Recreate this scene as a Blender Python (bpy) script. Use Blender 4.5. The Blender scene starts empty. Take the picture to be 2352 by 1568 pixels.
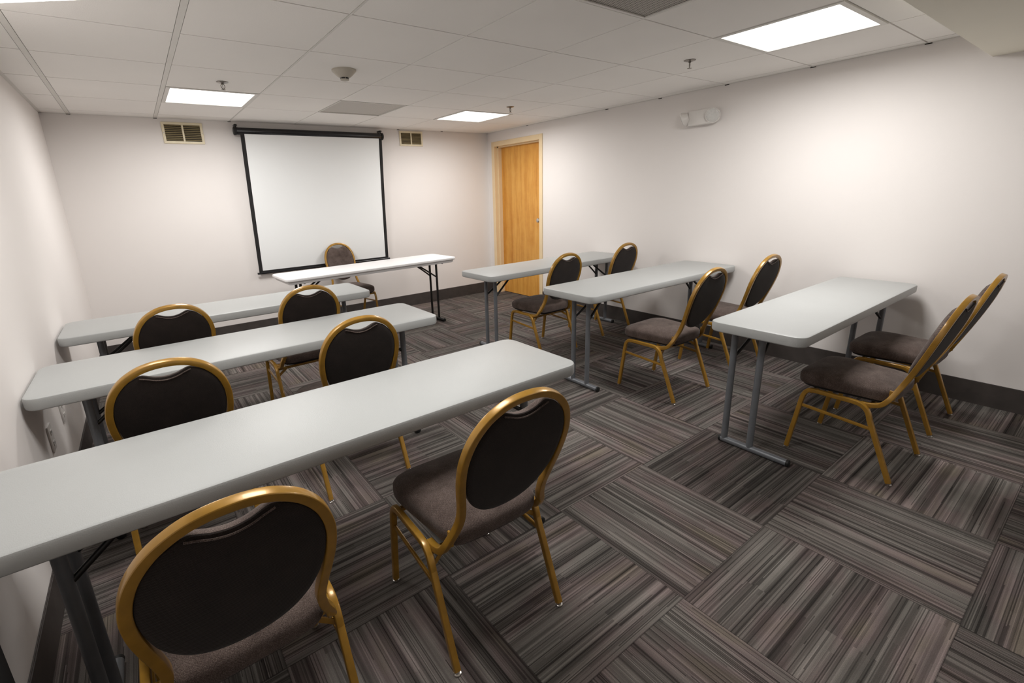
import bpy, bmesh, math
from mathutils import Vector, Matrix
PI = math.pi
C = bpy.context.scene.collection

# ------------------------------------------------------------------ place
XL, XR, YB, YF, ZC = -0.188, 4.381, 3.264, -4.85, 2.168      # walls, ceiling height
G = 0.61                                                     # ceiling tile module

# ------------------------------------------------------------------ nodes
def newmat(name):
    m = bpy.data.materials.new(name); m.use_nodes = True
    return m, m.node_tree, m.node_tree.nodes['Principled BSDF']
class NB:
    def __init__(s, nt): s.nt = nt
    def n(s, t, **k):
        o = s.nt.nodes.new(t)
        for a, b in k.items(): setattr(o, a, b)
        return o
    def put(s, sock, v):
        if isinstance(v, bpy.types.NodeSocket): s.nt.links.new(v, sock)
        elif v is not None: sock.default_value = v
    def m(s, op, a, b=None, c=None, clamp=False):
        o = s.n('ShaderNodeMath', operation=op, use_clamp=clamp)
        s.put(o.inputs[0], a); s.put(o.inputs[1], b); s.put(o.inputs[2], c)
        return o.outputs[0]
    def xyz(s, x, y, z=0.0):
        o = s.n('ShaderNodeCombineXYZ'); s.put(o.inputs[0], x); s.put(o.inputs[1], y); s.put(o.inputs[2], z)
        return o.outputs[0]
    def noise(s, v, scale, detail=2.0, rough=.5, dim='3D'):
        o = s.n('ShaderNodeTexNoise', noise_dimensions=dim); s.put(o.inputs['Vector'], v)
        o.inputs['Scale'].default_value = scale; o.inputs['Detail'].default_value = detail
        o.inputs['Roughness'].default_value = rough
        return o.outputs[0]
    def wn(s, v):
        o = s.n('ShaderNodeTexWhiteNoise', noise_dimensions='3D'); s.put(o.inputs['Vector'], v)
        return o.outputs[0]
    def ramp(s, v, stops, interp='LINEAR'):
        o = s.n('ShaderNodeValToRGB'); s.put(o.inputs[0], v); e = o.color_ramp.elements
        o.color_ramp.interpolation = interp
        while len(e) < len(stops): e.new(.5)
        for i, (p, c) in enumerate(stops):
            e[i].position = p; e[i].color = (*c, 1) if len(c) == 3 else c
        return o.outputs[0]
    def mix(s, f, a, b, mode='MIX'):
        o = s.n('ShaderNodeMix', data_type='RGBA', blend_type=mode)
        s.put(o.inputs[0], f)
        for k, v in ((6, a), (7, b)):
            if isinstance(v, tuple) and len(v) == 3: v = (*v, 1)
            s.put(o.inputs[k], v)
        return o.outputs[2]
    def bump(s, h, strength, dist, bsdf):
        o = s.n('ShaderNodeBump'); s.put(o.inputs['Height'], h)
        o.inputs['Strength'].default_value = strength; o.inputs['Distance'].default_value = dist
        s.nt.links.new(o.outputs[0], bsdf.inputs['Normal'])
def srgb(r, g, b):
    f = lambda c: (c/255/12.92) if c/255 <= .04045 else ((c/255+.055)/1.055)**2.4
    return (f(r), f(g), f(b))
def simple(name, col, rough=.5, metal=0.0, var=.06, scale=12.0, bump=0.0, bscale=200.0, spec=.5, coat=0.0):
    m, nt, b = newmat(name); N = NB(nt)
    tc = N.n('ShaderNodeTexCoord').outputs['Object']
    v = N.noise(tc, scale, 3)
    lo = tuple(c*(1-var) for c in col); hi = tuple(min(1, c*(1+var)) for c in col)
    N.put(b.inputs['Base Color'], N.ramp(v, [(.3, lo), (.7, hi)]))
    b.inputs['Roughness'].default_value = rough; b.inputs['Metallic'].default_value = metal
    b.inputs['Specular IOR Level'].default_value = spec; b.inputs['Coat Weight'].default_value = coat
    if bump: N.bump(N.noise(tc, bscale, 2), bump, .002, b)
    return m

M = {}
M['wall'] = simple('wall_paint', (.845, .805, .78), .75, var=.012, scale=1.5, bump=.12, bscale=350, spec=.25)
M['soffit'] = simple('soffit_paint', (.93, .89, .775), .75, var=.012, scale=1.5, bump=.12, bscale=350, spec=.25)
M['tile'] = simple('ceiling_tile', (.93, .905, .872), .9, var=.025, scale=1.1, bump=.35, bscale=260, spec=.15)
M['tee'] = simple('tee_bar_enamel', (.74, .72, .68), .5, var=.02, scale=6)
M['gap'] = simple('dark_gap', (.03, .027, .022), .9)
M['base'] = simple('baseboard_vinyl', (.055, .046, .042), .55, var=.18, scale=14, bump=.1, bscale=90)
M['frame_cream'] = simple('cream_enamel', srgb(236, 212, 172), .4, var=.03, scale=5)
M['vent_cream'] = simple('vent_enamel', srgb(232, 220, 190), .4, var=.04, scale=20)
M['vent_dark'] = simple('vent_inside', (.045, .036, .022), .8)
M['vent_slat'] = simple('vent_louver', srgb(150, 135, 98), .5, var=.1, scale=40)
M['hdpe'] = simple('blow_moulded_grey_plastic', (.415, .425, .42), .42, var=.02, scale=3, bump=.25, bscale=420, spec=.4)
M['hdpe_white'] = simple('blow_moulded_white_plastic', (.82, .81, .81), .42, var=.015, scale=3, bump=.25, bscale=420, spec=.4)
M['leg_grey'] = simple('grey_powder_coat', (.17, .18, .195), .38, metal=.25, var=.08, scale=15)
M['black_metal'] = simple('black_powder_coat', (.010, .0095, .009), .4, var=.1)
M['cap'] = simple('black_rubber', (.008, .008, .008), .6)
M['gold'] = simple('gold_vein_paint', srgb(164, 122, 44), .30, metal=.22, var=.13, scale=26, spec=.6, coat=.25)
M['steel'] = simple('bright_steel', (.62, .60, .57), .28, metal=1.0, var=.05)
M['reflector'] = simple('satin_reflector', (.93, .93, .92), .38, metal=.6, var=.02)
M['chrome_dark'] = simple('sprinkler_chrome', (.22, .20, .18), .3, metal=1.0, var=.1)
M['black_fab'] = simple('matte_black_fabric', (.010, .009, .009), .8)
M['screen_black'] = simple('screen_black_enamel', (.008, .008, .010), .25, var=.05)
M['plate'] = simple('outlet_plastic', (.78, .75, .72), .35, var=.02)
M['plate_slot'] = simple('outlet_slot', (.02, .02, .02), .6)
M['detector'] = simple('detector_plastic', (.50, .46, .39), .5, var=.03)
M['bag'] = simple('black_case', (.004, .0045, .005), .6)

# woven brown upholstery
def fabric(name, dark, mid, light):
    m, nt, b = newmat(name); N = NB(nt)
    tc = N.n('ShaderNodeTexCoord').outputs['Object']
    sx = N.n('ShaderNodeSeparateXYZ'); nt.links.new(tc, sx.inputs[0])
    zz = N.m('ADD', sx.outputs[1], sx.outputs[2])
    a = N.m('SINE', N.m('MULTIPLY', sx.outputs[0], 2*PI/.0034))
    c = N.m('SINE', N.m('MULTIPLY', zz, 2*PI/.0034))
    w = N.m('MULTIPLY', a, c)
    n1 = N.noise(tc, 520, 2, .7); n2 = N.noise(tc, 14, 3, .6)
    v = N.m('ADD', N.m('ADD', N.m('MULTIPLY', w, .13), N.m('MULTIPLY', n1, .7)), N.m('MULTIPLY', n2, .32))
    N.put(b.inputs['Base Color'], N.ramp(v, [(.34, dark), (.52, mid), (.72, light)]))
    b.inputs['Roughness'].default_value = .92; b.inputs['Specular IOR Level'].default_value = .15
    b.inputs['Sheen Weight'].default_value = .12
    N.bump(w, .25, .001, b)
    return m
M['fabric'] = fabric('brown_woven_fabric', (.034, .023, .019), (.088, .063, .054), (.22, .175, .155))
M['fabric_back_shaded'] = fabric('brown_fabric_shaded', (.010, .007, .0055), (.018, .0125, .0105), (.032, .023, .019))  # same brown fabric, darkened so the shade on the chair backs is in the colour

# door veneer
def door_mat():
    m, nt, b = newmat('birch_door_veneer'); N = NB(nt)
    p = N.n('ShaderNodeNewGeometry').outputs['Position']
    s = N.n('ShaderNodeSeparateXYZ'); nt.links.new(p, s.inputs[0])
    y, z = s.outputs[1], s.outputs[2]
    warp = N.noise(N.xyz(N.m('MULTIPLY', y, 3), N.m('MULTIPLY', z, 1.1)), 1.6, 3)
    u = N.m('ADD', y, N.m('MULTIPLY', warp, .10))
    leaf = N.wn(N.xyz(N.m('FLOOR', N.m('MULTIPLY', y, 5.2)), 3.0))
    g1 = N.noise(N.xyz(N.m('MULTIPLY', u, 15), N.m('MULTIPLY', z, .8)), 1, 4, .6)
    g2 = N.noise(N.xyz(N.m('MULTIPLY', u, 150), N.m('MULTIPLY', z, 2.5)), 1, 3, .6)
    g3 = N.noise(N.xyz(N.m('MULTIPLY', y, 7), N.m('MULTIPLY', z, 5)), 1, 4, .65)
    v = N.m('ADD', N.m('ADD', N.m('MULTIPLY', g1, .62), N.m('MULTIPLY', g2, .12)), N.m('ADD', N.m('MULTIPLY', g3, .25), N.m('MULTIPLY', leaf, .16)))
    N.put(b.inputs['Base Color'], N.ramp(v, [(.30, srgb(176, 104, 30)), (.46, srgb(205, 140, 56)), (.60, srgb(222, 162, 76)), (.75, srgb(232, 178, 92))]))
    b.inputs['Roughness'].default_value = .38
    return m
M['door'] = door_mat()

# carpet tiles, quarter turned, random pinstripes
def carpet():
    m, nt, b = newmat('striped_carpet_tile'); N = NB(nt)
    S, X0, Y0 = .5965, 1.608, -.914
    p = N.n('ShaderNodeNewGeometry').outputs['Position']
    s = N.n('ShaderNodeSeparateXYZ'); nt.links.new(p, s.inputs[0])
    gx = N.m('DIVIDE', N.m('SUBTRACT', s.outputs[0], X0), S)
    gy = N.m('DIVIDE', N.m('SUBTRACT', Y0, s.outputs[1]), S)
    i, j = N.m('FLOOR', gx), N.m('FLOOR', gy)
    lx, ly = N.m('SUBTRACT', gx, i), N.m('SUBTRACT', gy, j)
    par = N.m('FLOORED_MODULO', N.m('ADD', i, j), 2.0)
    inv = N.m('SUBTRACT', 1.0, par)
    a = N.m('ADD', N.m('MULTIPLY', lx, inv), N.m('MULTIPLY', ly, par))     # across the stripes
    l = N.m('ADD', N.m('MULTIPLY', ly, inv), N.m('MULTIPLY', lx, par))     # along the stripes
    r1 = N.wn(N.xyz(i, j, 1.3)); r2 = N.wn(N.xyz(i, j, 7.7)); r3 = N.wn(N.xyz(i, j, 4.1))
    am = N.m('ADD', N.m('MULTIPLY', a, S), N.m('MULTIPLY', r1, 37.0))       # metres + tile offset
    lm = N.m('ADD', N.m('MULTIPLY', l, S), N.m('MULTIPLY', r2, 23.0))
    yid = N.m('FLOOR', N.m('DIVIDE', am, .0030))
    yr = N.wn(N.xyz(yid, 0.5))
    aq = N.m('MULTIPLY', yid, .0030)
    # wide bands with stepped ends
    bid = N.m('FLOOR', N.m('ADD', N.m('MULTIPLY', lm, 1.2), N.m('MULTIPLY', N.wn(N.xyz(N.m('FLOOR', N.m('DIVIDE', am, .022)), 2.5)), 4.0)))
    b1 = N.noise(N.xyz(N.m('MULTIPLY', aq, 46), N.m('MULTIPLY', lm, .55), N.m('MULTIPLY', bid, .16)), 1, 2, .6)
    # pin stripes
    sid = N.m('FLOOR', N.m('ADD', N.m('MULTIPLY', lm, .75), N.m('MULTIPLY', yr, 5.0)))
    p1 = N.wn(N.xyz(yid, sid, 3.0))
    p2 = N.wn(N.xyz(N.m('FLOOR', N.m('DIVIDE', am, .0085)), N.m('FLOOR', N.m('MULTIPLY', lm, 1.1)), 9.0))
    col = N.ramp(b1, [(.31, (.054, .048, .0445)), (.43, (.086, .077, .071)), (.52, (.122, .110, .102)), (.66, (.165, .150, .139))])
    dark = N.m('LESS_THAN', p1, .18)
    dark2 = N.m('LESS_THAN', p2, .20)
    lite = N.m('GREATER_THAN', p1, .84)
    f = N.m('SUBTRACT', 1.0, N.m('MULTIPLY', dark, .50))
    f = N.m('MULTIPLY', f, N.m('SUBTRACT', 1.0, N.m('MULTIPLY', dark2, .38)))
    f = N.m('MULTIPLY', f, N.m('ADD', 1.0, N.m('MULTIPLY', lite, .22)))
    f = N.m('MULTIPLY', f, N.m('ADD', .95, N.m('MULTIPLY', r3, .32)))
    sp = N.noise(p, 430, 2, .75); sp2 = N.noise(p, 5, 3, .6)
    f = N.m('MULTIPLY', f, N.m('ADD', .45, N.m('MULTIPLY', sp, 1.1)))
    f = N.m('MULTIPLY', f, N.m('ADD', .72, N.m('MULTIPLY', sp2, .56)))
    hue = N.noise(N.xyz(N.m('MULTIPLY', am, 7), N.m('MULTIPLY', lm, 2.2)), 1, 2, .5)
    tint = N.ramp(hue, [(.34, (.98, 1.0, .98)), (.48, (1.02, 1.0, .99)), (.58, (1.10, .97, 1.0)), (.70, (1.07, 1.0, .88))])
    col = N.mix(1.0, col, tint, 'MULTIPLY')
    # seams
    e = N.m('MINIMUM', N.m('MINIMUM', lx, N.m('SUBTRACT', 1.0, lx)), N.m('MINIMUM', ly, N.m('SUBTRACT', 1.0, ly)))
    seam = N.m('ADD', .55, N.m('MULTIPLY', N.m('GREATER_THAN', e, .0035), .45))
    f = N.m('MULTIPLY', f, seam)
    g = N.xyz(f, f, f)
    col = N.mix(1.0, col, g, 'MULTIPLY')
    N.put(b.inputs['Base Color'], col)
    b.inputs['Roughness'].default_value = .95; b.inputs['Specular IOR Level'].default_value = .1
    N.bump(sp, .5, .003, b)
    return m
M['carpet'] = carpet()

def perforated(name, light, dark, pitch, rad):
    m, nt, b = newmat(name); N = NB(nt)
    tc = N.n('ShaderNodeTexCoord').outputs['Object']
    s = N.n('ShaderNodeSeparateXYZ'); nt.links.new(tc, s.inputs[0])
    u = N.m('DIVIDE', s.outputs[0], pitch); v = N.m('DIVIDE', s.outputs[1], pitch)
    row = N.m('FLOOR', v)
    u = N.m('ADD', u, N.m('MULTIPLY', N.m('FLOORED_MODULO', row, 2.0), .5))
    du = N.m('SUBTRACT', N.m('FRACT', u), .5); dv = N.m('SUBTRACT', N.m('FRACT', v), .5)
    d = N.m('SQRT', N.m('ADD', N.m('MULTIPLY', du, du), N.m('MULTIPLY', dv, dv)))
    N.put(b.inputs['Base Color'], N.ramp(d, [(rad-.04, dark), (rad+.04, light)]))
    b.inputs['Roughness'].default_value = .5
    return m
M['perf'] = perforated('perforated_return_steel', (.42, .39, .345), (.075, .062, .05), .0125, .33)
M['perf_fine'] = perforated('perforated_supply_steel', (.55, .515, .47), (.36, .33, .295), .006, .28)

def screen_mat():
    m, nt, b = newmat('projection_vinyl'); N = NB(nt)
    p = N.n('ShaderNodeNewGeometry').outputs['Position']
    v = N.noise(p, 1.2, 2)
    N.put(b.inputs['Base Color'], N.ramp(v, [(.3, (.86, .875, .875)), (.7, (.88, .895, .895))]))
    b.inputs['Roughness'].default_value = .7
    N.bump(N.noise(p, 260, 1), .1, .001, b)
    return m
M['screen'] = screen_mat()

def emit(name, col, strength):
    m, nt, b = newmat(name); N = NB(nt)
    tc = N.n('ShaderNodeTexCoord').outputs['Object']
    N.put(b.inputs['Emission Color'], N.ramp(N.noise(tc, 3, 1), [(0, tuple(c*.99 for c in col)), (1, col)]))
    b.inputs['Emission Strength'].default_value = strength
    b.inputs['Base Color'].default_value = (.8, .8, .8, 1)
    return m
M['lamp'] = emit('lit_acrylic_diffuser', (1.0, .985, .955), 2.5)
LAMP_W, SPREAD = 24.5, 174
def area(parent, x, y, z, sx, sy, w):
    L = bpy.data.lights.new('lamp_light', 'AREA'); L.shape = 'RECTANGLE'; L.size = sx; L.size_y = sy
    L.energy = w; L.color = (1.0, .98, .955); L.spread = math.radians(SPREAD)
    o = bpy.data.objects.new('lamp_light', L); C.objects.link(o); o.parent = parent; o.location = (x, y, z)
def glass_mat():
    m, nt, b = newmat('clear_lamp_lens'); N = NB(nt)
    b.inputs['Alpha'].default_value = .30; b.inputs['Specular IOR Level'].default_value = .9
    b.inputs['Roughness'].default_value = .05; b.inputs['IOR'].default_value = 1.25
    tc = N.n('ShaderNodeTexCoord').outputs['Object']
    N.put(b.inputs['Base Color'], N.ramp(N.noise(tc, 60, 2), [(.3, (.80, .82, .80)), (.7, (.95, .96, .95))]))
    N.bump(N.noise(tc, 90, 1), .6, .004, b)
    return m
M['lens'] = glass_mat()

# ------------------------------------------------------------------ mesh helpers
def obj(name, bm, mat, parent=None, smooth=True, loc=None, rot=None):
    ang = 26 if mat in ('gold', 'hdpe', 'hdpe_white') else 38
    me = bpy.data.meshes.new(name)
    bmesh.ops.recalc_face_normals(bm, faces=bm.faces[:])
    bm.to_mesh(me); bm.free()
    mats = mat if isinstance(mat, (list, tuple)) else [mat]
    for k in mats: me.materials.append(M[k])
    if smooth:
        for f in me.polygons: f.use_smooth = True
        try: me.set_sharp_from_angle(angle=math.radians(ang))
        except Exception: pass
    o = bpy.data.objects.new(name, me); C.objects.link(o)
    if parent: o.parent = parent
    if loc: o.location = loc
    if rot: o.rotation_euler = rot
    return o
def tag(o, label, cat, group=None):
    o['label'] = label; o['category'] = cat
    if group: o['group'] = group
    return o
def thing(name, label, cat, loc=(0, 0, 0), rz=0.0, group=None):
    o = bpy.data.objects.new(name, None); C.objects.link(o)
    o.location = loc; o.rotation_euler = (0, 0, rz); o.empty_display_size = .05
    return tag(o, label, cat, group)
def struct(name, bm, mat, smooth=False):
    o = obj(name, bm, mat, smooth=smooth); o['kind'] = 'structure'
    return o
def B(): return bmesh.new()
def box(bm, x0, x1, y0, y1, z0, z1, mi=0):
    vs = [bm.verts.new(v) for v in ((x0,y0,z0),(x1,y0,z0),(x1,y1,z0),(x0,y1,z0),(x0,y0,z1),(x1,y0,z1),(x1,y1,z1),(x0,y1,z1))]
    fs = []
    for q in ((0,3,2,1),(4,5,6,7),(0,1,5,4),(1,2,6,5),(2,3,7,6),(3,0,4,7)):
        f = bm.faces.new([vs[k] for k in q]); f.material_index = mi; fs.append(f)
    return vs, fs
def bbox(x0, x1, y0, y1, z0, z1, r=.002, seg=2):
    bm = B(); box(bm, x0, x1, y0, y1, z0, z1)
    bmesh.ops.bevel(bm, geom=bm.edges[:], offset=r, segments=seg, affect='EDGES', profile=.5)
    return bm
def merge(dst, src):
    me = bpy.data.meshes.new('t'); src.to_mesh(me); src.free(); dst.from_mesh(me); bpy.data.meshes.remove(me)
    return dst
def sect_round(r, n=12): return [(r*math.cos(2*PI*k/n), r*math.sin(2*PI*k/n)) for k in range(n)]
def sect_sq(w, h, r, n=3):
    out = []
    for cx, cy, a0 in ((w/2-r, h/2-r, 0), (-w/2+r, h/2-r, PI/2), (-w/2+r, -h/2+r, PI), (w/2-r, -h/2+r, 1.5*PI)):
        for k in range(n+1):
            a = a0 + PI/2*k/n; out.append((cx+r*math.cos(a), cy+r*math.sin(a)))
    return out
def sweep(bm, pts, sect, ref=None, cap=True, mi=0, close=False):
    """tube along pts; ref = fixed vector the section's y axis follows"""
    pts = [Vector(p) for p in pts]; n = len(pts); rings = []
    prev = None
    for i, p in enumerate(pts):
        if close: t = (pts[(i+1) % n]-pts[i-1])
        else: t = (pts[min(i+1, n-1)]-pts[max(i-1, 0)])
        t.normalize()
        if ref is not None: yv = Vector(ref); yv = (yv - t*yv.dot(t)).normalized()
        elif prev is None:
            q = Vector((0, 0, 1)) if abs(t.z) < .9 else Vector((0, 1, 0)); yv = (q-t*q.dot(t)).normalized()
        else: yv = (prev - t*prev.dot(t)).normalized()
        prev = yv; xv = yv.cross(t)
        k = 1.0
        if 0 < i < n-1 or close:
            d0 = (pts[i]-pts[i-1]).normalized(); k = 1/max(.6, math.sqrt(max(.0, (1+d0.dot((pts[(i+1) % n]-pts[i]).normalized()))/2)))
        rings.append([bm.verts.new(p + xv*a*k + yv*b) for a, b in sect])
    m = len(sect)
    rng = range(n) if close else range(n-1)
    for i in rng:
        A, Bq = rings[i], rings[(i+1) % n]
        for k in range(m):
            f = bm.faces.new((A[k], A[(k+1) % m], Bq[(k+1) % m], Bq[k])); f.material_index = mi
    if cap and not close:
        bm.faces.new(rings[0][::-1]).material_index = mi; bm.faces.new(rings[-1]).material_index = mi
    return bm
def tube(pts, r, mi=0, n=12): return sweep(B(), pts, sect_round(r, n))
def lathe(bm, prof, cx=0, cy=0, n=24, axis='z', mi=0):
    rings = []
    for r, z in prof:
        ring = []
        for k in range(n):
            a = 2*PI*k/n; x, y = r*math.cos(a), r*math.sin(a)
            ring.append(bm.verts.new((cx+x, cy+y, z) if axis == 'z' else ((z, cx+x, cy+y) if axis == 'x' else (cx+x, z, cy+y))))
        rings.append(ring)
    for A, Q in zip(rings, rings[1:]):
        for k in range(n): bm.faces.new((A[k], A[(k+1) % n], Q[(k+1) % n], Q[k])).material_index = mi
    for ring in (rings[0], rings[-1]): bm.faces.new(ring).material_index = mi
    return bm
def catmull(pts, n=6, close=False):
    pts = [Vector(p) for p in pts]; out = []; N_ = len(pts)
    rng = range(N_) if close else range(N_-1)
    for i in rng:
        if close: p0, p1, p2, p3 = pts[i-1], pts[i], pts[(i+1) % N_], pts[(i+2) % N_]
        else: p0, p1, p2, p3 = pts[max(i-1, 0)], pts[i], pts[i+1], pts[min(i+2, N_-1)]
        for k in range(n):
            t = k/n
            out.append(.5*((2*p1)+(p2-p0)*t+(2*p0-5*p1+4*p2-p3)*t*t+(3*p1-p0-3*p2+p3)*t**3))
    if not close: out.append(pts[-1])
    return out
def rrect(x0, x1, y0, y1, r, n=6):
    out = []
    for cx, cy, a0 in ((x1-r, y1-r, 0), (x0+r, y1-r, PI/2), (x0+r, y0+r, PI), (x1-r, y0+r, 1.5*PI)):
        for k in range(n+1):
            a = a0+PI/2*k/n; out.append((cx+r*math.cos(a), cy+r*math.sin(a)))
    return out
def offset_poly(poly, d):
    n = len(poly); out = []
    for i in range(n):
        p0, p1, p2 = poly[i-1], poly[i], poly[(i+1) % n]
        tx, ty = p2[0]-p0[0], p2[1]-p0[1]; L = math.hypot(tx, ty) or 1
        out.append((p1[0]+ty/L*d, p1[1]-tx/L*d))
    return out
def loft(bm, rings, capa=True, capb=True, mi=0):
    R = [[bm.verts.new(p) for p in ring] for ring in rings]; n = len(R[0])
    for A, Q in zip(R, R[1:]):
        for k in range(n): bm.faces.new((A[k], A[(k+1) % n], Q[(k+1) % n], Q[k])).material_index = mi
    if capa: bm.faces.new(R[0][::-1]).material_index = mi
    if capb: bm.faces.new(R[-1]).material_index = mi
    return bm

# ------------------------------------------------------------------ setting
T = .12
bm = B(); box(bm, XL-T, XR+T+.1, YF-T, YB+T, -.1, 0); struct('floor', bm, 'carpet')
bm = B(); box(bm, XL-T, XR+T, YB, YB+T, 0, ZC+.15); struct('wall_back', bm, 'wall')
bm = B(); box(bm, XL-T, XL, YF, YB, 0, ZC+.15); struct('wall_left', bm, 'wall')
bm = B(); box(bm, XL-T, XR+T, YF-T, YF, 0, ZC+.15); struct('wall_front', bm, 'wall')
DY0, DY1, DZ = 2.222, 3.108, 1.988                     # door opening in the right wall
bm = B()
box(bm, XR, XR+T, YF, DY0, 0, ZC+.15); box(bm, XR, XR+T, DY1, YB, 0, ZC+.15); box(bm, XR, XR+T, DY0, DY1, DZ, ZC+.15)
box(bm, XR+T, XR+T+.06, DY0-.2, DY1+.2, 0, DZ+.2)
struct('wall_right', bm, 'wall')

# ceiling: tiles laid in a tee grid
I0, I1 = -1, 8; J0, J1 = -9, 6
wide = {0: .030, 1: .030, 2: .013}
holes = {(5, -7), (1, -2), (1, 3), (5, 3), (5, -2), (3, 3), (3, -2)}
def cell(i, j):
    x0 = i*G + wide.get(i, .008)/2; x1 = (i+1)*G - wide.get(i+1, .008)/2
    y0 = j*G+.0045; y1 = (j+1)*G-.0045
    return max(x0, XL+.018), min(x1, XR-.022), max(y0, YF+.02), min(y1, YB-.018)
bm = B()
for i in range(I0, I1):
    for j in range(J0, J1):
        if (i, j) in holes: continue
        x0, x1, y0, y1 = cell(i, j)
        if x1-x0 < .02 or y1-y0 < .02: continue
        box(bm, x0, x1, y0, y1, ZC, ZC+.014)
ceil = struct('ceiling', bm, 'tile')
bm = B()
for i in range(I0, I1+1):
    w = wide.get(i, .008); x = i*G
    if not XL < x < XR: continue
    z = ZC-.0012 if i in wide else ZC+.007
    k = .0022 if i in wide else 0
    box(bm, x-w/2+k, x+w/2-k, YF, YB-.004, z, z+.012)
for j in range(J0, J1+1):
    y = j*G
    if not YF < y < YB: continue
    box(bm, XL, XR-.004, y-.005, y+.005, ZC+.0085, ZC+.014)
box(bm, XL-T, XR+T, YF-T, YB+T, ZC+.016, ZC+.05)       # deck closing the plenum
tee = obj('ceiling_grid', bm, 'tee', ceil, smooth=False)
bm = B()
box(bm, XL, XL+.020, YF, YB, ZC-.001, ZC+.012); box(bm, XR-.024, XR, YF, YB, ZC-.001, ZC+.012)
box(bm, XL, XR, YB-.020, YB, ZC-.001, ZC+.012); box(bm, XL, XR, YF, YF+.020, ZC-.001, ZC+.012)
obj('wall_angle', bm, 'tee', ceil, smooth=False)
bm = B()
for i in (0, 1, 2, 5, 6): box(bm, i*G-.014, i*G+.014, YB-.006, YB-.0005, ZC-.006, ZC-.0012)
for j in (-2, -1, 0, 1, 2, 4): box(bm, XR-.006, XR-.0005, j*G-.017, j*G+.017, ZC-.006, ZC-.0012)
obj('tee_end_notch', bm, 'gap', ceil, smooth=False)

# soffit (dropped bulkhead) and baseboards
bm = B(); box(bm, XL, XR, -2.75, -1.512, 2.029, ZC+.01); struct('trim_1', bm, 'soffit')
HB = .147
def board(name, quads):
    bm = B()
    for q in quads:
        x0, x1, y0, y1 = q; box(bm, x0, x1, y0, y1, 0, HB)
    es = [e for e in bm.edges if abs(e.verts[0].co.z-HB) < 1e-5 and abs(e.verts[1].co.z-HB) < 1e-5]
    bmesh.ops.bevel(bm, geom=es, offset=.003, segments=2, affect='EDGES')
    return struct(name, bm, 'base')
board('baseboard_back', [(XL+.008, XR-.008, YB-.008, YB)])
board('baseboard_left', [(XL, XL+.008, YF, YB)])
board('baseboard_right', [(XR-.008, XR, YF, DY0-.054), (XR-.008, XR, DY1+.054, YB)])
board('baseboard_front', [(XL+.008, XR-.008, YF, YF+.008)])

# door
XD = XR+.100
bm = bbox(XD, XD+.042, DY0+.004, DY1-.004, .008, DZ-.004, .002)
door = struct('door_1', bm, 'door')
bm = B()
for y0, y1 in ((DY0-.054, DY0), (DY1, DY1+.054)): merge(bm, bbox(XR-.014, XR+.004, y0, y1, 0, DZ+.058, .004))
merge(bm, bbox(XR-.0138, XR+.004, DY0-.002, DY1+.002, DZ, DZ+.0578, .004))
for y0, y1 in ((DY0-.001, DY0+.0035), (DY1-.0035, DY1+.001)): box(bm, XR-.010, XR+T, y0, y1, 0, DZ)
box(bm, XR-.010, XR+T, DY0, DY1, DZ-.0035, DZ+.001)
for y0, y1 in ((DY0, DY0+.014), (DY1-.022, DY1)): box(bm, XR+.045, XD-.001, y0, y1, 0, DZ)     # stops
box(bm, XR+.045, XD-.001, DY0, DY1, DZ-.018, DZ)
obj('door_frame', bm, 'frame_cream', door, smooth=False)
bm = B(); lathe(bm, [(.032, XD), (.032, XD-.006), (.012, XD-.010), (.012, XD-.034), (.024, XD-.040), (.029, XD-.052), (.026, XD-.064), (.012, XD-.070)], 2.305, 1.035, 24, 'x')
obj('door_knob', bm, 'steel', door)

# ------------------------------------------------------------------ ceiling lights
def troffer(i, j, label, k=1.0):
    x0, x1, y0, y1 = cell(i, j); cx, cy = (x0+x1)/2, (y0+y1)/2; hx, hy = (x1-x0)/2, (y1-y0)/2
    t = thing('ceiling_light', label, 'ceiling light', (cx, cy, ZC), 0, 'square lit panels in the ceiling grid')
    bm = B(); w = .026
    for q in ((-hx, hx, -hy, -hy+w), (-hx, hx, hy-w, hy), (-hx, -hx+w, -hy+w, hy-w), (hx-w, hx, -hy+w, hy-w)):
        box(bm, *q, -.004, .012)
    obj('light_frame', bm, 'tee', t, smooth=False)
    bm = B(); box(bm, -hx+w, hx-w, -hy+w, hy-w, .0, .010); obj('diffuser', bm, 'lamp', t, smooth=False)
    area(t, 0, 0, -.0045, 2*(hx-w), 2*(hy-w), LAMP_W*k)
troffer(1, 3, 'lit square ceiling panel above the left wall vent', .80)
troffer(5, 3, 'small-looking lit square ceiling panel nearest the corner with the door', .80)
troffer(1, -2, 'added lit square ceiling panel, out of view, over the front left table', .62)  # unseen panel, added to match how the foreground is lit
troffer(5, -7, 'added lit square ceiling panel, out of view behind the soffit, over the rear of the room', .38)  # unseen panel, added to brighten the soffit, near right wall and floor
troffer(5, -2, 'large bright square ceiling panel at the upper right', .9)
# small surface panel whose edge shows in the upper left corner of the view
AX, AP = (.8154, -.5789), (.1475, .387)
dx, dy = AX
t = thing('ceiling_light', 'lit panel set askew under the ceiling at the upper left corner, near the left wall', 'ceiling light', (*AP, ZC-.016), math.atan2(dy, dx))
bm = bbox(-.20, .335, -.245, -.001, 0, .016, .002); obj('light_frame', bm, 'tee', t, smooth=False)
bm = B(); box(bm, -.198, .333, -.243, -.003, -.002, .004); obj('diffuser', bm, 'lamp', t, smooth=False)
area(t, .067, -.123, -.0045, .53, .24, LAMP_W*.25)

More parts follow.
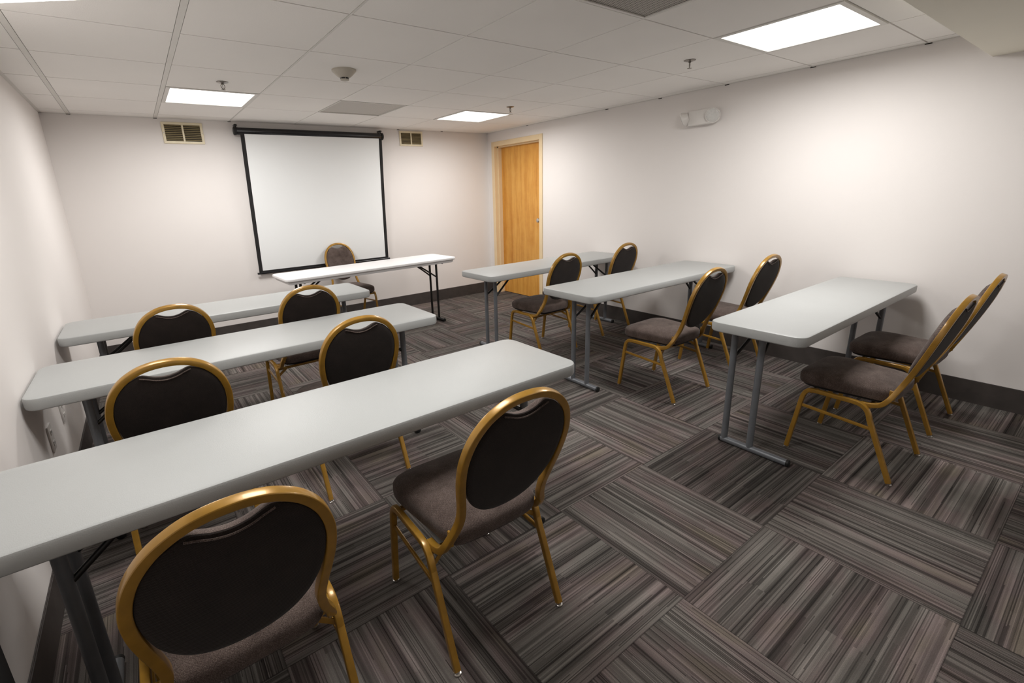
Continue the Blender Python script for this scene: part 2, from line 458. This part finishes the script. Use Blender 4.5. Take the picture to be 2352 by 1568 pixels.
# return grille and supply panel
def ceil_panel(name, i, j, mat, label, up, rim):
    x0, x1, y0, y1 = cell(i, j); hx, hy = (x1-x0)/2, (y1-y0)/2
    t = thing(name, label, 'air vent', ((x0+x1)/2, (y0+y1)/2, ZC))
    bm = B(); w = rim
    for q in ((-hx, hx, -hy, -hy+w), (-hx, hx, hy-w, hy), (-hx, -hx+w, -hy+w, hy-w), (hx-w, hx, -hy+w, hy-w)):
        box(bm, *q, -.003, .013)
    obj('vent_frame', bm, 'tee', t, smooth=False)
    bm = B(); box(bm, -hx+w, hx-w, -hy+w, hy-w, up, .014); obj('perforated_panel', bm, mat, t, smooth=False)
ceil_panel('ceiling_vent', 3, -2, 'perf', 'perforated metal return grille at the top edge, left of the large lit panel', .002, .016)
ceil_panel('ceiling_vent', 3, 3, 'perf_fine', 'flat grey air panel in the ceiling above the projection screen', .005, .008)

# sprinklers
def sprinkler(x, y, label):
    t = thing('fire_sprinkler', label, 'sprinkler', (x, y, ZC), .4, 'fire sprinklers in the ceiling')
    bm = B(); lathe(bm, [(.010, .012), (.012, .001), (.036, .001), (.036, -.003), (.026, -.006), (.015, -.008), (.010, -.008)]); obj('escutcheon', bm, 'chrome_dark', t)
    bm = B(); lathe(bm, [(.008, -.006), (.008, -.014), (.005, -.016)], n=12)
    for s in (-1, 1): merge(bm, tube(catmull([(s*.006, 0, -.012), (s*.013, 0, -.022), (s*.011, 0, -.036), (0, 0, -.046)], 4), .0022, n=6))
    merge(bm, tube([(0, 0, -.014), (0, 0, -.046)], .002, n=6))
    obj('yoke', bm, 'chrome_dark', t)
    bm = B(); lathe(bm, [(.004, -.045), (.014, -.047), (.014, -.049), (.004, -.050)], n=16); obj('deflector', bm, 'chrome_dark', t)
sprinkler(.927, 1.546, 'fire sprinkler in front of the lit panel above the left vent')
sprinkler(3.353, 1.512, 'fire sprinkler beside the small lit panel near the door')
sprinkler(3.371, -.285, 'fire sprinkler left of the large bright panel at the upper right')
# smoke detector
t = thing('smoke_detector', 'round beige smoke detector on the ceiling between the lit panels', 'smoke detector', (1.519, .905, ZC))
bm = B(); lathe(bm, [(.074, 0), (.074, -.008), (.068, -.014), (.045, -.036), (.034, -.044), (.030, -.045)], n=32); obj('body', bm, 'detector', t)
bm = B(); lathe(bm, [(.026, -.044), (.026, -.053), (.020, -.054)], n=24); obj('sensor_slot', bm, 'plate_slot', t)
bm = B(); lathe(bm, [(.022, -.053), (.027, -.054), (.025, -.060), (.012, -.063)], n=24)
for k in range(6):
    a = PI*k/3+.3; merge(bm, bbox(.0245*math.cos(a)-.002, .0245*math.cos(a)+.002, .0245*math.sin(a)-.002, .0245*math.sin(a)+.002, -.055, -.043, .0005, 1))
obj('cap', bm, 'detector', t)

# ------------------------------------------------------------------ wall vents
def wall_vent(x0, x1, z0, z1, label):
    cx, cz = (x0+x1)/2, (z0+z1)/2; hx, hz = (x1-x0)/2, (z1-z0)/2
    t = thing('wall_vent', label, 'air vent', (cx, YB, cz), 0, 'louvered vents on the back wall')
    w = .022; bm = B()
    for q in ((-hx, hx, -hz, -hz+w, .012), (-hx, hx, hz-w, hz, .012), (-hx+.0004, -hx+w, -hz+.002, hz-.002, .0117), (hx-w, hx-.0004, -hz+.002, hz-.002, .0117), (-.008, .008, -hz+.004, hz-.004, .0114)):
        merge(bm, bbox(q[0], q[1], -q[4], 0, q[2], q[3], .003))
    obj('vent_frame', bm, 'vent_cream', t, smooth=False)
    bm = B(); box(bm, -hx+w, hx-w, -.0016, -.0004, -hz+w, hz-w); obj('vent_opening', bm, 'vent_dark', t, smooth=False)
    n = 9
    bm = B()
    for s in (-1, 1):
        for k in range(n):
            z = -hz+w+(k+.5)*(2*hz-2*w)/n
            xa, xb = (.008, hx-w) if s > 0 else (-hx+w, -.008)
            vs, _ = box(bm, xa, xb, -.0095, -.0025, z-.0014, z+.0014)
            for v in vs:
                if v.co.y > -.005: v.co.z += .006
    o = obj('louvers', bm, 'vent_slat', t, smooth=False)
    for s in (-1, 1):
        bm = B(); lathe(bm, [(.004, -.012), (.004, -.0135), (.002, -.0145)], s*(hx-w/2), 0, 10, 'y'); obj('screw', bm, 'steel', t)
wall_vent(.643, .977, 1.950, 2.138, 'wide cream louvered vent left of the projection screen')
wall_vent(3.056, 3.372, 1.982, 2.153, 'cream louvered vent right of the projection screen')

# ------------------------------------------------------------------ projection screen
t = thing('projection_screen', 'white pull-down projection screen with black borders on the back wall', 'projection screen', (2.02, YB, 0))
def scr(bmx): return bmx
RY = -.070
bm = B(); lathe(bm, [(.033, -.765), (.035, -.762), (.035, .762), (.033, .765)], RY, 2.072, 28, 'x')
obj('screen_housing', bm, 'screen_black', t)
for s in (-1, 1):
    bm = B(); lathe(bm, [(.030, s*.765), (.039, s*.767), (.039, s*.785), (.034, s*.789)], RY, 2.072, 24, 'x'); obj('end_cap', bm, 'cap', t)
    bm = bbox(s*.763-.012, s*.763+.012, RY-.012, -.001, 2.118, 2.136, .002); merge(bm, bbox(s*.763-.006, s*.763+.006, RY-.006, RY+.006, 2.100, 2.120, .001))
    obj('bracket', bm, 'black_metal', t)
def sheet_pt(u, v):          # u 0..1 left-right, v 0..1 top-bottom
    x = -.737+.0*v + u*1.498 - .022*v
    y = RY-.030+ .062*v + .010*math.sin(PI*v)
    z = 2.045-1.382*v
    return (x, y, z)
def sheet(u0, u1, v0, v1, off, nu=8, nv=24):
    bm = B(); g = []
    for a in range(nv+1):
        g.append([bm.verts.new(tuple(c+(off if k == 1 else 0) for k, c in enumerate(sheet_pt(u0+(u1-u0)*b/nu, v0+(v1-v0)*a/nv)))) for b in range(nu+1)])
    for a in range(nv):
        for b in range(nu): bm.faces.new((g[a][b], g[a][b+1], g[a+1][b+1], g[a+1][b]))
    h = [[bm.verts.new(v.co + Vector((0, .0008, 0))) for v in row] for row in g]
    for a in range(nv):
        for b in range(nu): bm.faces.new((h[a][b+1], h[a][b], h[a+1][b], h[a+1][b+1]))
    for a in range(nv):
        bm.faces.new((g[a][0], h[a][0], h[a+1][0], g[a+1][0])); bm.faces.new((g[a][nu], g[a+1][nu], h[a+1][nu], h[a][nu]))
    for b in range(nu):
        bm.faces.new((g[0][b], g[0][b+1], h[0][b+1], h[0][b])); bm.faces.new((g[nv][b], h[nv][b], h[nv][b+1], g[nv][b+1]))
    return bm
obj('screen_sheet', sheet(0, 1, 0, 1, 0), 'screen', t)
bm = sheet(0, .025, 0, 1, -.0012, 2); merge(bm, sheet(.975, 1, 0, 1, -.0012, 2)); merge(bm, sheet(0, 1, .985, 1, -.0012, 8, 2))
obj('black_border', bm, 'black_fab', t)
p0, p1 = sheet_pt(0, 1), sheet_pt(1, 1)
bm = tube([(p0[0]-.018, p0[1], p0[2]-.006), (p1[0]+.018, p1[1], p1[2]-.006)], .0105, n=14); obj('bottom_bar', bm, 'screen_black', t)

# ------------------------------------------------------------------ emergency light
t = thing('emergency_light', 'white two-lamp emergency light high on the right wall', 'emergency light', (XR, .175, 1.945))
bm = bbox(-.058, 0, -.112, .112, -.062, .060, .008, 3); obj('housing', bm, 'plate', t)
for yy, aim in ((.150, (-.25, .85, -.35)), (-.112, (-.80, -.15, -.30))):
    a = Vector(aim).normalized()
    base = Vector((-.062, yy, .0)) if yy < 0 else Vector((-.048, yy, .002))
    bm = B(); lathe(bm, [(.010, -.036), (.030, -.032), (.046, -.008), (.050, .006), (.048, .010), (.043, .008)], n=28)
    M4 = Matrix.Translation(base) @ a.to_track_quat('Z', 'Y').to_matrix().to_4x4() @ Matrix.Scale(1.22, 4)
    bmesh.ops.transform(bm, matrix=M4, verts=bm.verts[:])
    h = obj('lamp_head', bm, 'plate', t)
    bm = B(); lathe(bm, [(.044, .006), (.043, .011), (.030, .019), (.012, .022), (.002, .0225)], n=28)
    bmesh.ops.transform(bm, matrix=M4, verts=bm.verts[:]); obj('lens', bm, 'lens', h)
    bm = B(); lathe(bm, [(.041, .0075), (.036, .0045), (.030, .0075), (.024, .003), (.016, .0065), (.009, .002), (.006, .012), (.002, .014)], n=20)
    bmesh.ops.transform(bm, matrix=M4, verts=bm.verts[:]); obj('reflector', bm, 'reflector', h)

# ------------------------------------------------------------------ outlets
def plate(name, wall, y, z, label, ports):
    s = 1 if wall == 'left' else -1; x = XL if wall == 'left' else XR
    t = thing(name, label, 'wall outlet', (x, y, z))
    bm = B(); merge(bm, bbox(min(0, s*.007), max(0, s*.007), -.036, .036, -.060, .060, .002)); obj('cover_plate', bm, 'plate', t)
    for zz in ports:
        bm = bbox(min(s*.0072, s*.0095), max(s*.0072, s*.0095), -.014, .014, zz-.011, zz+.011, .0008, 1)
        o = obj('socket', bm, 'plate', t)
        bm = B()
        for q in (-.005, .005): box(bm, min(s*.0095, s*.0100), max(s*.0095, s*.0100), q-.0012, q+.0012, zz-.004, zz+.005)
        obj('slot', bm, 'plate_slot', o, smooth=False)
plate('wall_outlet', 'right', .160, .448, 'white outlet on the right wall under the middle right table', (.026, -.026))
plate('wall_outlet', 'left', .418, .437, 'white outlet plate on the left wall below the middle left table', (.026, -.026))
plate('wall_outlet', 'left', .790, .430, 'white outlet plate on the left wall, further back beyond the middle left table', (.026, -.026))

# ------------------------------------------------------------------ black case beside the left wall
t = thing('black_case', 'black case standing against the left wall at the lower left corner', 'case', (-.140, -1.17, 0))
bm = bbox(-.044, .040, -.18, .195, .0, .60, .010, 3); obj('case_body', bm, 'bag', t)
bm = sweep(B(), catmull([(-.002, -.07, .598), (-.002, -.06, .63), (-.002, .06, .63), (-.002, .07, .598)], 5), sect_round(.007, 8)); obj('case_handle', bm, 'cap', t)

# ------------------------------------------------------------------ folding tables
H = .725
def top_mesh(L, W, t_, white=False):
    bm = B(); hx, hy = L/2, W/2
    o = rrect(-hx, hx, -hy, hy, .055, 8)
    def ring(d, z, poly=o): return [(x, y, z) for x, y in offset_poly(poly, -d)]
    if white:
        rings = [ring(.060, H-.052), ring(.034, H-.056), ring(.028, H-.054), ring(.020, H-.030), ring(.016, H-.027), ring(.004, H-.026), ring(0, H-.021), ring(0, H-.007), ring(.002, H-.002), ring(.007, H), ring(.018, H), ring(.020, H+.0006)]
    else:
        rings = [ring(.040, H-t_+.012), ring(.022, H-t_+.004), ring(.014, H-t_), ring(.006, H-t_), ring(.002, H-t_+.004), ring(0, H-t_+.010), ring(0, H-.008), ring(.0025, H-.0025), ring(.008, H), ring(.014, H), ring(.016, H+.0006)]
    return loft(bm, rings)
def fold_table(label, x0, x1, yc, W, rz=0.0, white=False, offs=(.0, .0), inset=(.165, .165)):
    L = x1-x0; cx = (x0+x1)/2
    t = thing('folding_table', label, 'table', (cx, yc, 0), rz, 'long narrow folding tables')
    obj('tabletop', top_mesh(L, W, .050, white), 'hdpe_white' if white else 'hdpe', t)
    mat = 'black_metal' if white else 'leg_grey'
    rt = .0125 if white else .0165
    zt = H-.050 if white else H-.040
    for s, off in ((-1, offs[0]), (1, offs[1])):
        x = s*(L/2-inset[0 if s < 0 else 1])
        zf = .0188
        bar_y = .18
        bm = tube([(x, -bar_y+.012, zf), (x, bar_y-.012, zf)], .0178, n=16); obj('foot_bar', bm, mat, t)
        for q in (-1, 1):
            bm = B(); lathe(bm, [(.0181, q*(bar_y-.013)), (.0188, q*(bar_y-.011)), (.0188, q*(bar_y-.002)), (.016, q*bar_y)], x, zf, 16, 'y'); obj('foot_cap', bm, 'cap', t)
        for q in (-1, 1):
            ly = off + q*.068
            bm = tube([(x, ly, zf), (x, ly, zt)], rt, n=16); obj('leg', bm, mat, t)
        # folding braces and pivot bar
        for q in (-1, 1):
            ly = off+q*.068
            bm = tube(catmull([(x, ly, .50), (x-s*.10, off+q*.050, .575), (x-s*.235, off+q*.030, zt-.006)], 5), .0085, n=10); obj('brace', bm, 'black_metal', t)
        bm = tube([(x, off-W*.40-off, zt-.004), (x, W*.40, zt-.004)], .011, n=12)
        obj('pivot_bar', bm, 'black_metal', t)
        bm = tube([(x-s*.235, off-.05, zt-.006), (x-s*.235, off+.05, zt-.006)], .007, n=8); obj('brace_pin', bm, 'black_metal', t)
    return t
fold_table('grey-white folding table at the front left, nearest the camera', -.178, 1.643, -.749, .455)
fold_table('grey-white folding table in the middle of the left column, against the left wall', -.180, 1.618, .322, .48)
fold_table('grey-white folding table furthest back in the left column', -.176, 1.632, 1.335, .48)
fold_table('bright white folding table with black legs in front of the projection screen', 1.258, 3.098, 2.398, .50, .048, True)
fold_table('grey-white folding table at the back right, in front of the wooden door', 2.592, 4.368, 1.114, .48, inset=(.165, .122))
fold_table('grey-white folding table in the middle of the right column, against the right wall', 2.578, 4.366, .010, .49, -.018)
fold_table('grey-white folding table at the front right, nearest the camera on that side', 2.583, 4.325, -1.206, .44, 0, False, (.085, -.03))

# ------------------------------------------------------------------ banquet chairs
HD, HW = .223, .209
def yb(z): return HD-(.402+(z-.46)*.4019-.2174*(z-.46)**2)
def make_chair():
    t = thing('banquet_chair', '', 'chair', (0, 0, 0), 0, 'brown round-back banquet chairs with gold frames')
    sq = sect_sq(.0215, .0215, .0045)
    # side frames: rail with two bends, plus straight legs
    for s in (-1, 1):
        x = s*HW
        prof = [(.040, .300), (.046, .328), (.060, .352), (.085, .362), (.19, .3625), (.268, .362), (.300, .350), (.320, .325), (.331, .290)]
        pts = catmull([(x, HD-d, z) for d, z in prof], 4)
        obj('side_rail', sweep(B(), pts, sq, ref=(1, 0, 0)), 'gold', t)
        for a, b in (((.040, .301), (.002, .012)), ((.331, .291), (.444, .012))):
            leg = obj('leg', sweep(B(), [(x, HD-a[0], a[1]), (x, HD-b[0], b[1])], sq, ref=(1, 0, 0)), 'gold', t)
            bm = B(); lathe(bm, [(.0085, .016), (.0085, .008), (.0125, .006), (.0125, .001), (.011, 0)], x, HD-b[0]-.001*(b[0] > .2), 14); obj('glide', bm, 'steel', leg)
        obj('stretcher', sweep(B(), [(x, HD-.036, .270), (x, HD-.343, .250)], sect_sq(.010, .016, .003), ref=(0, 0, 1)), 'gold', t)
    # cross bars under the seat
    obj('cross_bar', sweep(B(), [(-HW, HD-.305, .340), (HW, HD-.305, .340)], sect_sq(.016, .016, .004)), 'gold', t)
    obj('cross_bar', sweep(B(), [(-HW, HD-.075, .352), (HW, HD-.075, .352)], sect_sq(.016, .016, .004)), 'gold', t)
    for s in (-1, 1):
        bm = sweep(B(), [(s*(HW-.004), HD-.322, .300), (s*(HW-.062), HD-.307, .338)], sect_sq(.004, .018, .0015)); obj('gusset', bm, 'gold', t)
    # back frame: one bent tube
    low = [(.190, HD-.282, .357), (.189, HD-.320, .3595), (.186, HD-.356, .374)]
    up = [(.1803, .408), (.163, .4547), (.1541, .5043), (.1592, .5589), (.1704, .6185), (.1782, .678), (.1768, .7376), (.1585, .7972), (.1242, .8428), (.0816, .8706), (.0424, .8825), (0, .886)]
    half = low + [(x, yb(z), z) for x, z in up]
    full = half + [(-x, y, z) for x, y, z in half[-2::-1]]
    obj('back_frame', sweep(B(), catmull(full, 5), sect_sq(.0225, .0225, .0038), ref=(0, .95, .31)), 'gold', t)
    # seat cushion
    def seat_outline(d):
        fw, rw = .201-d, .176-d; yf, yr = HD+.008-d, HD-.392+d
        pts = [(0, yf), (fw*.55, yf-.001), (fw*.85, yf-.014), (fw*.985, yf-.050), (fw, yf-.105), ((fw+rw)/2, (yf+yr)/2-.02), (rw*1.01, yr+.10), (rw*.975, yr+.045), (rw*.84, yr+.012), (rw*.5, yr), (0, yr-.001)]
        pts = pts + [(-x, y) for x, y in pts[-2:0:-1]]
        return [(p.x, p.y) for p in catmull([(x, y, 0) for x, y in pts], 4, True)]
    rings = [[(x, y, z) for x, y in seat_outline(d)] for d, z in ((.012, .384), (.002, .386), (-.001, .394), (-.002, .412), (-.001, .428), (.003, .436), (.010, .443), (.022, .449))]
    base = seat_outline(.022); ym = HD-.192
    for k, z in ((.88, .4565), (.72, .4635), (.5, .468), (.25, .470), (.06, .4705)): rings.append([(x*k, ym+(y-ym)*k, z) for x, y in base])
    obj('seat', loft(B(), rings), 'fabric', t)
    bm = loft(B(), [[(x, y, z) for x, y in seat_outline(.014)] for z in (.3725, .3845)]); obj('seat_board', bm, 'black_fab', t)
    # backrest cushion: outline in (x, z), scooped at the top for the hand hole
    o = [(0, .491), (.047, .497), (.088, .516), (.121, .548), (.143, .585), (.1565, .622), (.1665, .68), (.1652, .7376), (.1475, .793), (.1155, .8325), (.088, .8495), (.070, .8555), (.054, .8510), (.030, .8410), (0, .8365)]
    o = o + [(-x, z) for x, z in o[-2:0:-1]]
    o = [(p.x, p.y) for p in catmull([(x, z, 0) for x, z in o], 5, True)]
    cz = .665
    def bring(s, off):
        return [(x*s, yb(cz+(z-cz)*s)+off, cz+(z-cz)*s) for x, z in o]
    front = [bring(1.0, -.004), bring(1.0, .006), bring(.985, .015), bring(.955, .022), bring(.90, .028), bring(.80, .033), bring(.62, .037), bring(.40, .039), bring(.15, .040)]
    pad = obj('backrest', loft(B(), front), 'fabric', t)
    back = [bring(.15, -.013), bring(.5, -.013), bring(.88, -.0125), bring(.96, -.011), bring(.992, -.008), bring(1.0, -.0035)]
    obj('back_panel', loft(B(), back), 'fabric_back_shaded', pad)
    bm = B(); hr = [(x, z) for x, z in ((-.074, .849), (-.055, .842), (-.029, .8310), (0, .8265), (.029, .8310), (.055, .842), (.074, .849))]
    obj('piping', sweep(bm, catmull([(x, yb(z)-.0135, z) for x, z in hr], 4), sect_round(.0022, 6)), 'fabric', pad)
    # brackets that tie the back frame to the seat
    for s in (-1, 1):
        bm = bbox(s*.170-.004, s*.170+.004, yb(.44)-.002, yb(.44)+.022, .405, .448, .0015); obj('bracket', bm, 'gold', t)
    return t
def copy_tree(o, parent=None):
    c = o.copy(); C.objects.link(c)
    if parent: c.parent = parent
    for ch in list(o.children): copy_tree(ch, c)
    return c
D = math.radians
chairs = [
 (.325, -1.043, D(1), 'brown gold-framed chair at the front left table, cut off by the bottom edge'),
 (1.042, -1.036, D(-1.5), 'brown gold-framed chair near the right end of the front left table'),
 (.278, -.045, D(0), 'brown gold-framed chair tucked between the front and middle left tables, by the left wall'),
 (1.008, .042, D(1), 'brown gold-framed chair between the front and middle left tables, toward the aisle'),
 (.325, .997, D(6), 'brown gold-framed chair at the furthest left table, on the left wall side'),
 (1.064, 1.006, D(1), 'brown gold-framed chair at the furthest left table, toward the aisle'),
 (2.128, 2.880, 3.17, 'brown chair behind the white table, facing the room before the projection screen'),
 (3.122, .826, D(.2), 'brown gold-framed chair at the back right table, on the aisle side near the door'),
 (3.988, .905, D(1.5), 'brown gold-framed chair at the back right table, on the wall side'),
 (3.166, -.388, D(-.1), 'brown gold-framed chair at the middle right table, on the aisle side'),
 (3.950, -.380, D(-.9), 'brown gold-framed chair at the middle right table, on the wall side'),
 (3.151, -1.518, D(-1.4), 'brown gold-framed chair at the front right table, on the aisle side'),
 (3.858, -1.513, D(-.7), 'brown gold-framed chair at the front right table, next to the right wall'),
]
proto = make_chair()
copies = [proto] + [copy_tree(proto) for _ in chairs[1:]]
for o, (x, y, a, lab) in zip(copies, chairs):
    o.location = (x, y, 0); o.rotation_euler = (0, 0, a); o['label'] = lab
    if 'facing the room' in lab: o.scale = (.93, 1, 1.01)

# ------------------------------------------------------------------ camera
f, yaw, pit, rol = 1077.358, math.radians(35.16184), math.radians(-15.60602), math.radians(-2.24152)
fw = Vector((math.sin(yaw)*math.cos(pit), math.cos(yaw)*math.cos(pit), math.sin(pit)))
r = Vector((math.cos(yaw), -math.sin(yaw), 0)); u = r.cross(fw)
r2 = r*math.cos(rol)+u*math.sin(rol); u2 = -r*math.sin(rol)+u*math.cos(rol)
cam = bpy.data.objects.new('camera', bpy.data.cameras.new('camera')); C.objects.link(cam)
mw = Matrix((r2, u2, -fw)).transposed().to_4x4(); mw.translation = Vector((.29284, -2.20358, 1.40001)); cam.matrix_world = mw
cd = cam.data; cd.sensor_fit = 'HORIZONTAL'; cd.sensor_width = 36; cd.lens = 36*f/2352
cd.shift_x = 72.895/2352; cd.shift_y = -40.409/2352; cd.clip_start = .02; cd.clip_end = 50
sc = bpy.context.scene; sc.camera = cam
w = bpy.data.worlds.new('world'); sc.world = w; w.use_nodes = True
w.node_tree.nodes['Background'].inputs[0].default_value = (.02, .02, .02, 1)
vs = sc.view_settings; vs.view_transform = 'Standard'; vs.look = 'None'; vs.gamma = 1.0; vs.use_curve_mapping = False
vs.exposure = 0.20
